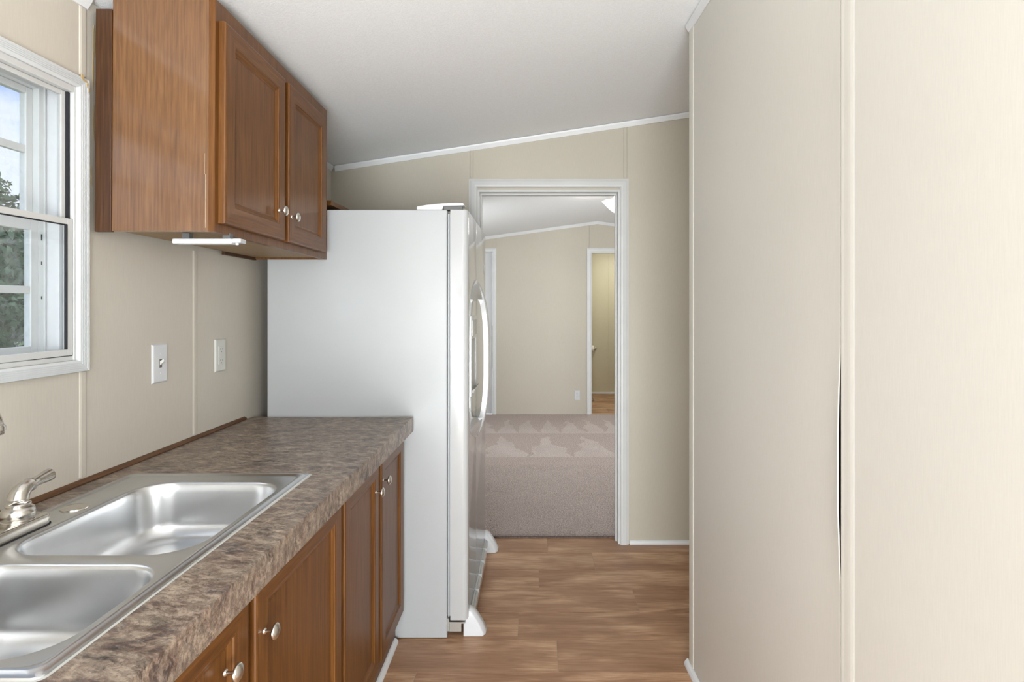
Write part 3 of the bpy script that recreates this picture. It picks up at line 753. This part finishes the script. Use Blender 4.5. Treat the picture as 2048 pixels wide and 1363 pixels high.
# ------------------------------------------------------------------ base cabinets
FX = -.5485
def base(name, y0, y1, doors, label):
    e = empty(name, (-.85, (y0+y1)/2, 0)); tag(e, label, 'cabinet')
    E = e.location.copy()
    def bxs(nm, boxes, mat, bevel=0):
        bm = bmesh.new()
        for lo, hi in boxes: box(bm, Vector(lo)-E, Vector(hi)-E)
        return obj(nm, bm, mat, e, bevel=bevel)
    bxs('side_panel', [((WX+.03, y0+.0005, .10), (FX-.018, y0+.014, .852))], M_woodv)
    bxs('side_panel', [((WX+.03, y1-.0145, .10), (FX-.018, y1-.0005, .852))], M_woodv)
    bxs('bottom_panel', [((WX+.03, y0+.015, .105), (FX-.018, y1-.015, .12))], M_under)
    fb = [((FX-.0175, y0+.0005, .105), (FX, y0+.02, .852)), ((FX-.0175, y1-.02, .105), (FX, y1-.0005, .852)), ((FX-.0175, y0+.02, .105), (FX, y1-.02, .145)), ((FX-.0175, y0+.02, .812), (FX, y1-.02, .852))]
    for d in doors[:-1]: fb.append(((FX-.0175, d[1]-.012, .145), (FX, d[1]+.03, .812)))
    bxs('face_frame', fb, M_wooddark if False else M_woodv)
    bxs('toe_kick', [((FX-.030, y0+.0005, .0005), (FX-.0185, y1-.0005, .1045))], M_woodh)
    for d in doors:
        dd = cab_door(e, FX+.0005-E.x, d[0]-E.y, d[1]-E.y, .128, .838, (d[2]-E.y, d[3]))
    return e
base('base_cabinet', .60, 1.594, [(.64, 1.070, 0.985, .742), (1.096, 1.584, 1.128, .732)], 'oak base cabinet below the sink with two doors')
base('base_cabinet', 1.596, 2.350, [(1.612, 1.965, 1.925, .744), (2.000, 2.335, 2.018, .757)], 'narrow-door oak base cabinet beside the refrigerator')
base('base_cabinet', -.55, .598, [(-.53, .02, -.03, .745), (.05, .585, .09, .745)], 'oak base cabinet nearest the viewer, left of the sink, below the picture edge')
bm = bmesh.new()
loft(bm, [[(FX-.018+p[0], yy_, p[1]+.0005) for p in [(0, 0), (.016, 0), (.016, .006), (.012, .014), (.005, .019), (0, .020)]] for yy_ in (-.55, 2.335)])
c = obj('baseboard_left', bm, M_trim); struct(c, 'white quarter-round along the foot of the base cabinets', 'baseboard')

# ------------------------------------------------------------------ worktop with sink cut-out
SX0, SX1, SY0, SY1 = -1.088, -.602, .700, 1.556
wt = bmesh.new()
fnw = lambda u, y, t: (u, y, .914-.0005*0 if not t else .8545)
plate(wt, [WX+.013, SX0+.02, SX1-.02, -.494], [-.55, SY0+.02, SY1-.02, 2.352], fnw, {(1, 1)})
wto = obj('worktop', wt, M_lam, bevel=.0012); tag(wto, 'mottled brown laminate worktop running from the sink to the refrigerator', 'worktop')
bm = bmesh.new(); prof = [(0, 0), (.012, 0), (.012, .003), (.0085, .0085), (.003, .0115), (0, .012)]
loft(bm, [[(WX+.0005+p[0], yy_, .9145+p[1]*.9) for p in prof] for yy_ in (-.55, 2.30)])
o = obj('worktop_trim', bm, M_woodtrim); tag(o, 'thin brown wooden trim strip between worktop and beige wall', 'trim')

# ------------------------------------------------------------------ sink
def rrect(x0, x1, y0, y1, r, z, n=8):
    pts = []
    for cx, cy, a0 in ((x1-r, y1-r, 0), (x0+r, y1-r, PI/2), (x0+r, y0+r, PI), (x1-r, y0+r, 3*PI/2)):
        for k in range(n+1):
            a = a0+PI/2*k/n; pts.append((cx+r*math.cos(a), cy+r*math.sin(a), z))
    return pts
sk_e = empty('kitchen_sink', (0, 0, 0)); tag(sk_e, 'double-bowl stainless steel sink set into the brown worktop', 'sink')
bm = bmesh.new(); zt = .9145
ins = [(0, .0002, .012), (.0015, .0022, .012), (.010, .0026, .014), (.012, .0045, .016), (.0155, .0052, .018), (.019, .0045, .02), (.022, .0015, .022), (.025, .0012, .025)]
rings = [rrect(SX0+i, SX1-i, SY0+i, SY1-i, r, zt+h) for i, h, r in ins]
vr = loft(bm, rings, False, False)
ZD = zt+.0012
bowls = [(-.993, -.632, 1.047, 1.482), (-.993, -.632, .735, 1.012)]
loops = []
for (x0, x1, y0, y1) in bowls:
    R = .085 if y1 > 1.2 else .075
    prof = [(0, 0, R), (.0015, -.0006, R), (.0035, -.003, R-.002), (.005, -.008, R-.003)]
    for k in range(5): prof.append((.005+.010*(k+1)/5, -.008-.085*(k+1)/5, R-.003-.004*(k+1)/5))
    for k in range(1, 8):
        a = PI/2*k/7; rr = .042
        prof.append((.015+rr*(1-math.cos(a)), -.093-rr*math.sin(a), max(.02, R-.007-rr*.6*(1-math.cos(a)))))
    prof.append((.10, -.137, .03)); prof.append((.135, -.1385, .02))
    rg = [rrect(x0+i, x1-i, y0+i*1.0, y1-i, r, ZD+h) for i, h, r in prof]
    vb = loft(bm, rg, False, True); loops.append(vb[0])
# flat deck between rim and bowl openings
inner = vr[-1]
edges = []
def ring_edges(vs):
    out = []
    for i in range(len(vs)):
        e = bm.edges.get((vs[i], vs[(i+1) % len(vs)])) or bm.edges.new((vs[i], vs[(i+1) % len(vs)])); out.append(e)
    return out
for vs in [inner]+loops: 
    edges += ring_edges(vs)
for v_ in inner: v_.co.z = ZD
for vs in loops:
    for v_ in vs: v_.co.z = ZD
bmesh.ops.triangle_fill(bm, use_beauty=True, use_dissolve=False, edges=edges, normal=(0, 0, 1))
bmesh.ops.recalc_face_normals(bm, faces=bm.faces)
o = obj('sink_basin', bm, M_steel, sk_e, smooth=True)
# recessed channel line beside the ledge
bm = bmesh.new()
loft(bm, [[(-1.070, yy_, ZD+.0003), (-1.0675, yy_, ZD+.0022), (-1.0645, yy_, ZD+.0022), (-1.062, yy_, ZD+.0003)] for yy_ in (.74, 1.50)])
for (x0, x1, y0, y1) in bowls:
    bmd = bmesh.new(); c = ((x0+x1)/2, (y0+y1)/2)
    lathe(bmd, [(.045, ZD-.1380), (.043, ZD-.1360), (.036, ZD-.1365), (.032, ZD-.1375), (.004, ZD-.1378)], (c[0], c[1], 0), 'z', 28); obj('drain', bmd, M_nickel, sk_e, smooth=True)
bm.free()
bm = bmesh.new(); lathe(bm, [(.027, ZD+.0003), (.0265, ZD+.003), (.022, ZD+.0045), (.010, ZD+.0055), (.001, ZD+.0058)], (-1.030, 1.290, 0), 'z', 32)
o = obj('hole_cover', bm, M_nickel, sk_e, smooth=True)
# caulk around the rim
bm = bmesh.new(); ca = rrect(SX0-.004, SX1+.004, SY0-.004, SY1+.004, .015, .9142); cb = rrect(SX0+.003, SX1-.003, SY0+.003, SY1-.003, .012, .9152)
loft(bm, [ca, cb], False, False); obj('sealant', bm, plain('sealant', (.50, .50, .47), .5), sk_e)

# ------------------------------------------------------------------ faucet
FXc, FYc = -1.040, 1.085
fa = empty('kitchen_faucet', (FXc, FYc, ZD+.0004)); tag(fa, 'brushed nickel two-handle faucet on the back ledge of the sink', 'faucet')
bm = bmesh.new()
rg = []
for i, h in ((0, .0010), (0, .018), (.0012, .0205), (.004, .022)):
    rg.append(rrect(-.031+i, .031-i, -.128+i, .128-i, .024-i*.5, h))
loft(bm, rg); obj('base_plate', bm, M_nickel, fa, smooth=True)
bm = bmesh.new(); loft(bm, [rrect(-.0335, .0335, -.1305, .1305, .026, h) for h in (.0002, .0010)]); obj('base_gasket', bm, M_black, fa)
def valve(s, yaw):
    bm = bmesh.new()
    lathe(bm, [(.029, .022), (.029, .0245), (.0268, .0262), (.0288, .029), (.0292, .036), (.0282, .042), (.0245, .048), (.0195, .0505), (.0205, .052), (.0215, .054), (.0205, .056), (.0175, .058)], (0, s*.074, 0), 'z', 28)
    hb = obj('handle_base', bm, M_nickel, fa, smooth=True)
    bm = bmesh.new(); R = Matrix.Rotation(yaw, 3, 'Z')
    path = [(0, 0, .056), (0, 0, .064), (0, .002, .072), (0, .008, .079), (0, .016, .083), (0, .024, .085), (0, .026, .0853), (0, .028, .0857), (0, .030, .086), (0, .042, .0875), (0, .055, .089), (0, .068, .091), (0, .076, .092), (0, .080, .0925), (0, .082, .093)]
    rad = [.0178, .0178, .0172, .0160, .0146, .0130, .0142, .0142, .0115, .0102, .0110, .0128, .0132, .0098, .0025]
    tube(bm, [R @ Vector(p)+Vector((0, s*.074, 0)) for p in path], rad, 18)
    obj('handle', bm, M_nickel, fa, smooth=True)
valve(1, 0); valve(-1, PI)
bm = bmesh.new()
lathe(bm, [(.022, .022), (.0215, .030), (.016, .040), (.0135, .050)], (0, 0, 0), 'z', 24)
obj('spout_base', bm, M_nickel, fa, smooth=True)
bm = bmesh.new()
tip = Vector((.145, -.130, 0)); Ls = tip.length; dirh = tip.normalized()
pts = [Vector((0, 0, .045)), Vector((0, 0, .10)), Vector((0, 0, .17)), Vector((0, 0, .205))]
for t_, z_ in ((.03, .222), (.08, .236), (.16, .248), (.30, .258), (.48, .264), (.66, .2655), (.80, .2645), (.90, .261), (.97, .256), (1.0, .249)): pts.append(dirh*Ls*t_+Vector((0, 0, z_)))
tube(bm, pts, .0112, 18); obj('spout', bm, M_nickel, fa, smooth=True)
bm = bmesh.new(); q = dirh*Ls; lathe(bm, [(.0105, .2395), (.0115, .241), (.0115, .2455), (.0138, .247), (.0138, .253), (.012, .256)], (q.x, q.y, 0), 'z', 20); obj('aerator', bm, M_nickel, fa, smooth=True)

# ------------------------------------------------------------------ switch + GFCI outlet on left wall
e = outlet('light_switch', (WX+.0002, 1.777, 1.191), (0, 0, 0), M_plastic, 'white toggle light switch on the wall near the window'); e['category'] = 'switch'
bm = bmesh.new(); box(bm, (.0058, -.006, -.013), (.0066, .006, .013)); f = obj('toggle_slot', bm, M_slot, e)
bm = bmesh.new(); loft(bm, [[(.004, -.0045, -.008), (.004, .0045, -.008), (.004, .0045, .006), (.004, -.0045, .006)], [(.019, -.0032, .007), (.019, .0032, .007), (.0165, .0032, .014), (.0165, -.0032, .014)]]); obj('toggle', bm, M_ivory, e, bevel=.001)
for c in (.030, -.030):
    bm = bmesh.new(); lathe(bm, [(.003, .0058), (.0025, .0066)], (0, 0, c), 'x', 10); obj('screw', bm, M_plastic, e)
e = outlet('wall_outlet', (WX+.0002, 2.120, 1.186), (0, 0, 0), M_ivory, 'off-white safety outlet on the kitchen wall above the worktop'); duplex(e, M_ivory, True)

# ------------------------------------------------------------------ refrigerator
FY0, FY1 = 2.361, 3.205
fr = empty('refrigerator', (-.70, (FY0+FY1)/2, 0)); tag(fr, 'white side-by-side refrigerator with bowed handles beside the doorway', 'refrigerator')
E = fr.location.copy()
def fb(nm, lo, hi, mat, parent=None, bevel=0, seg=2):
    bm = bmesh.new(); box(bm, Vector(lo)-E, Vector(hi)-E); return obj(nm, bm, mat, parent or fr, bevel=bevel, seg=seg)
fb('body', (-1.096, FY0, .004), (-.357, FY1, 1.762), M_fridge, bevel=.004)
fb('gasket', (-.3565, FY0+.020, .085), (-.3435, FY1-.020, 1.748), M_gasket)
fb('gasket_liner', (-.3535, FY0+.009, .085), (-.3490, FY0+.0195, 1.745), M_fridge)
def fdoor(y0, y1, near):
    bm = bmesh.new(); n = 8; r = .024; x0, x1 = -.3430, -.270
    pr = [(x0, y0), ]
    # profile in plan, soft rounded outer vertical edges
    pr = [(x0, y1), (x0, y0)]
    ra, rb = (.026, .004) if near else (.004, .026)
    for k in range(n+1):
        a = PI/2*k/n; pr.append((x1-ra+ra*math.sin(a), y0+ra-ra*math.cos(a)))
    for k in range(n+1):
        a = PI/2*k/n; pr.append((x1-rb+rb*math.cos(a), y1-rb+rb*math.sin(a)))
    def sh_(i): return [((min(px, x1-i)), min(max(py, y0+i*.5), y1-i*.5)) for px, py in pr]
    rings = [[(p[0]-E.x, p[1]-E.y, z) for p in sh_(i)] for i, z in ((.004, .078), (0, .083), (0, 1.757), (.003, 1.762))]
    loft(bm, rings); return obj('door', bm, M_fdoor, fr, smooth=True)
YS = 2.682
nd = fdoor(FY0-.003, YS-.0015, True); fd = fdoor(YS+.0015, FY1+.003, False)
# bowed handles
def hprof(z):               # protrusion of bar from door face at height z
    t = (z-1.123)/.367; return .064*max(0, 1-abs(t)**3.0)**.75
def handle(parent, s):
    bm = bmesh.new()
    zs_ = [1.123+.367*math.sin(PI/2*k/14) for k in range(-14, 15)]
    X0 = -.2705
    # outer grip bar : section rings
    rings = []
    for z in zs_:
        p = hprof(z); wdt_ = .012+.016*min(1, p/.05)
        ya, yb_ = YS+s*.006, YS+s*(.006+wdt_)
        xo = X0+p; xi = X0 if abs(z-1.123) > .262 else max(X0, xo-.026)
        xi = min(xi, xo-.001)
        sec = [(xi, ya), (xo-.004, ya), (xo, ya+s*.004), (xo, yb_-s*.004), (xo-.004, yb_), (xi, yb_)]
        rings.append([(q[0]-E.x, q[1]-E.y, z) for q in sec])
    loft(bm, rings)
    # flares that spread onto the door at both ends
    for sg in (1, -1):
        rings = []
        for k in range(9):
            t = k/8; z = 1.123+sg*(.272+.093*t)
            reach = .245*(1-t**1.6)+.006; p = hprof(z)*.8+.002
            sec = [(X0, YS+s*.007), (X0+p, YS+s*.009), (X0+p*.8, YS+s*(.009+reach*.30)), (X0+p*.35+.003, YS+s*(.009+reach*.65)), (X0+.002, YS+s*(.009+reach)), (X0, YS+s*(.009+reach))]
            rings.append([(q[0]-E.x, q[1]-E.y, z) for q in sec])
        loft(bm, rings)
    return obj('handle', bm, M_fdoor, parent, smooth=True, bevel=.0012)
handle(nd, -1); handle(fd, 1)
# dispenser on the freezer door
bm = bmesh.new(); dy0, dy1, dz0, dz1 = 2.415, 2.640, .985, 1.325
def bx(lo, hi): box(bm, Vector(lo)-E, Vector(hi)-E)
bx((-.2698, dy0, dz0), (-.2630, dy0+.012, dz1)); bx((-.2698, dy1-.012, dz0), (-.2630, dy1, dz1)); bx((-.2698, dy0+.012, dz1-.10), (-.2630, dy1-.012, dz1)); bx((-.2698, dy0+.012, dz0), (-.2630, dy1-.012, dz0+.02))
ds = obj('dispenser', bm, M_fdoor, nd, bevel=.002)
bm = bmesh.new(); bx((-.2697, dy0+.012, dz0+.02), (-.2690, dy1-.012, dz1-.10)); obj('dispenser_recess', bm, M_ivory, ds)
bm = bmesh.new(); bx((-.2630, dy0+.03, dz1-.085), (-.2605, dy1-.03, dz1-.02)); obj('control_panel', bm, M_ivory, ds)
bm = bmesh.new()
loft(bm, [[(-.2690-E.x, dy0+.02-E.y, dz0+.02), (-.2690-E.x, dy1-.02-E.y, dz0+.02), (-.2500-E.x, dy1-.03-E.y, dz0+.030), (-.2500-E.x, dy0+.03-E.y, dz0+.030)], [(-.2690-E.x, dy0+.02-E.y, dz0+.012), (-.2690-E.x, dy1-.02-E.y, dz0+.012), (-.2560-E.x, dy1-.03-E.y, dz0+.012), (-.2560-E.x, dy0+.03-E.y, dz0+.012)]]); obj('drip_tray', bm, M_fdoor, ds)
bm = bmesh.new(); bx((-.2698, 3.08, 1.545), (-.2680, 3.125, 1.59)); obj('badge', bm, M_ivory, fd)
# hinge cover on top
bm = bmesh.new()
hc = [(-.482, 1.7625), (-.482, 1.776), (-.44, 1.783), (-.38, 1.789), (-.32, 1.7915), (-.293, 1.7905), (-.288, 1.786), (-.288, 1.780), (-.372, 1.778), (-.378, 1.7625)]
loft(bm, [[(p[0]-E.x, yy_-E.y, p[1]) for p in hc] for yy_ in (FY0+.003, FY0+.075)]); obj('hinge_cover', bm, M_plastic, fr, bevel=.002)
fb('hinge', (-.372, FY0+.010, 1.7628), (-.296, FY0+.05, 1.7775), M_dark)
# bottom hinge bracket
fb('hinge_bracket', (-.3568, FY0+.003, .030), (-.350, FY0+.055, .083), M_bracket); fb('hinge_bracket', (-.350, FY0+.003, .062), (-.283, FY0+.05, .068), M_bracket)
bm = bmesh.new(); lathe(bm, [(.014, -.012), (.021, -.008), (.021, .010), (.014, .013)], (-.325-E.x, FY0+.03-E.y, .040), 'y', 18); obj('roller', bm, M_ivory, fr, smooth=True)
bm = bmesh.new()
box(bm, Vector((-.349, FY0+.010, .025))-E, Vector((-.300, FY0+.014, .060))-E); obj('roller_arm', bm, M_bracket, fr)
# base grille and corner feet
bm = bmesh.new()
N_ = 14
gr0, gr1 = FY0+.02, FY1+.02
prof = [(-.292, .030), (-.289, .070), (-.272, .078), (-.252, .064), (-.252, .030)]
loft(bm, [[(p[0]-E.x, yy_-E.y, p[1]) for p in prof] for yy_ in (gr0, gr1)]); g_ = obj('base_grille', bm, M_fdoor, fr, bevel=.002)
bm = bmesh.new()
for k in range(5):
    yv = gr0+.11+k*.145
    for j in (0, 1): box(bm, Vector((-.2705+.0085*j, yv, .0755-.0060*j))-E, Vector((-.2685+.0085*j, yv+.12, .0785-.0060*j))-E)
    box(bm, Vector((-.271, yv+.13, .060))-E, Vector((-.2510, yv+.132, .0780))-E)
obj('slots', bm, M_gasket, g_)
def foot(y0, y1, lab):
    bm = bmesh.new(); rings = []
    for x_, z_, yi in ((-.284, .115, .014), (-.268, .118, .008), (-.245, .098, .004), (-.215, .045, .001), (-.203, .004, 0)):
        rings.append((x_, z_, yi))
    R_ = []
    cyy = (y0+y1)/2
    for k, (hgt, sx, sy) in enumerate(((.001, 1.0, 1.0), (.012, 1.03, 1.0), (.045, .86, .95), (.080, .62, .86), (.100, .45, .74), (.108, .25, .5))):
        xa, xb = -.292, -.292+.090*sx; hy = (y1-y0)/2*sy
        R_.append([(xa-E.x, cyy-hy-E.y, hgt), (xb-.012-E.x, cyy-hy-E.y, hgt), (xb-E.x, cyy-hy*.55-E.y, hgt), (xb-E.x, cyy+hy*.55-E.y, hgt), (xb-.012-E.x, cyy+hy-E.y, hgt), (xa-E.x, cyy+hy-E.y, hgt)])
    loft(bm, R_); o = obj('foot_cover', bm, M_plastic, fr, smooth=True, bevel=.003); return o
foot(FY0+.015, FY0+.085, ''); foot(FY1-.03, FY1+.050, '')
# faint scuffs on the side panel
for (x_, z_, l_, a_) in ((-.475, .60, .035, .2), (-.452, .535, .05, .1), (-.500, .655, .008, 1.2)):
    bm = bmesh.new(); tube(bm, [(x_-E.x, FY0-.0003-E.y, z_), (x_+l_*math.sin(a_)*.5-E.x, FY0-.0003-E.y, z_-l_*.5), (x_+l_*math.sin(a_)-E.x, FY0-.0003-E.y, z_-l_)], .0006, 5)
    obj('scuff', bm, M_gasket, fr)

# ------------------------------------------------------------------ outdoors
gd = boxo('lawn', (-60, -30, -1.0), (-1.55, 60, -.8), M_grass); struct(gd, 'green lawn outside the window', 'lawn')
def tree(x, y, h, r, nleaf, mat, label, seed, low=.25):
    rs = np.random.RandomState(seed)
    e = empty('tree', (x, y, -.8)); tag(e, label, 'tree', 'trees outside the window')
    bm = bmesh.new(); tube(bm, [(0, 0, 0), (.05, .02, h*.3), (-.03, .05, h*.6), (0, 0, h*.9)], [.16, .12, .08, .02], 8)
    for k in range(6):
        a = k*1.1+seed; z = h*(.3+.09*k); tube(bm, [(0, 0, z), (r*.4*math.cos(a), r*.4*math.sin(a), z+.3), (r*.75*math.cos(a), r*.75*math.sin(a), z+.7)], [.05, .035, .012], 6)
    obj('trunk', bm, M_bark, e)
    nb = 34; cen = rs.normal(size=(nb, 3)); cen /= np.linalg.norm(cen, axis=1)[:, None]; cen *= (rs.rand(nb, 1)**.4)
    cen = cen*np.array([r*.85, r*.85, h*(1-low)/2*.9])+np.array([0, 0, h*(low+(1-low)/2)])
    idx = rs.randint(0, nb, nleaf); d = rs.normal(size=(nleaf, 3)); d /= np.linalg.norm(d, axis=1)[:, None]
    p = cen[idx]+d*(rs.rand(nleaf, 1)**.5)*r*.38
    a = rs.normal(size=(nleaf, 3)); a /= np.linalg.norm(a, axis=1)[:, None]; b_ = np.cross(a, d); b_ /= np.linalg.norm(b_, axis=1)[:, None]+1e-6
    s = (.06+.06*rs.rand(nleaf, 1))*1.25
    q = np.stack([p-a*s, p-b_*s*.5, p+a*s, p+b_*s*.5], 1).reshape(-1, 3)
    me = bpy.data.meshes.new('foliage'); n4 = nleaf*4
    me.vertices.add(n4); me.loops.add(n4); me.polygons.add(nleaf)
    me.vertices.foreach_set('co', q.reshape(-1)); me.loops.foreach_set('vertex_index', np.arange(n4, dtype=np.int32)); me.polygons.foreach_set('loop_start', np.arange(0, n4, 4, dtype=np.int32))
    me.update(calc_edges=True); o = link('foliage', me, mat, e); o['kind'] = 'stuff'
for (x, y, h, r, m, sd, lb) in (
    (-13.5, 13.0, 4.6, 2.1, M_leaf, 1, 'dark green bushy tree filling the middle of the lower window pane'),
    (-9.6, 14.4, 4.0, 1.9, M_leaf2, 2, 'yellowish green tree standing right of the dark bushy tree outside the window'),
    (-17.0, 11.6, 4.4, 1.9, M_leaf, 3, 'dark green tree standing far left behind the window glass'),
    (-6.0, 16.6, 4.4, 1.9, M_leaf, 4, 'dark green tree hidden mostly behind the kitchen wall, rightmost outside'),
    (-15.6, 16.2, 5.9, 2.0, M_leaf, 5, 'tallest tree outside, rising above the others into the upper window pane'),
    (-20.5, 9.0, 4.6, 1.9, M_leaf2, 6, 'yellowish green tree standing leftmost outside the window')):
    tree(x, y, h, r, 15000, m, lb, sd, .04)
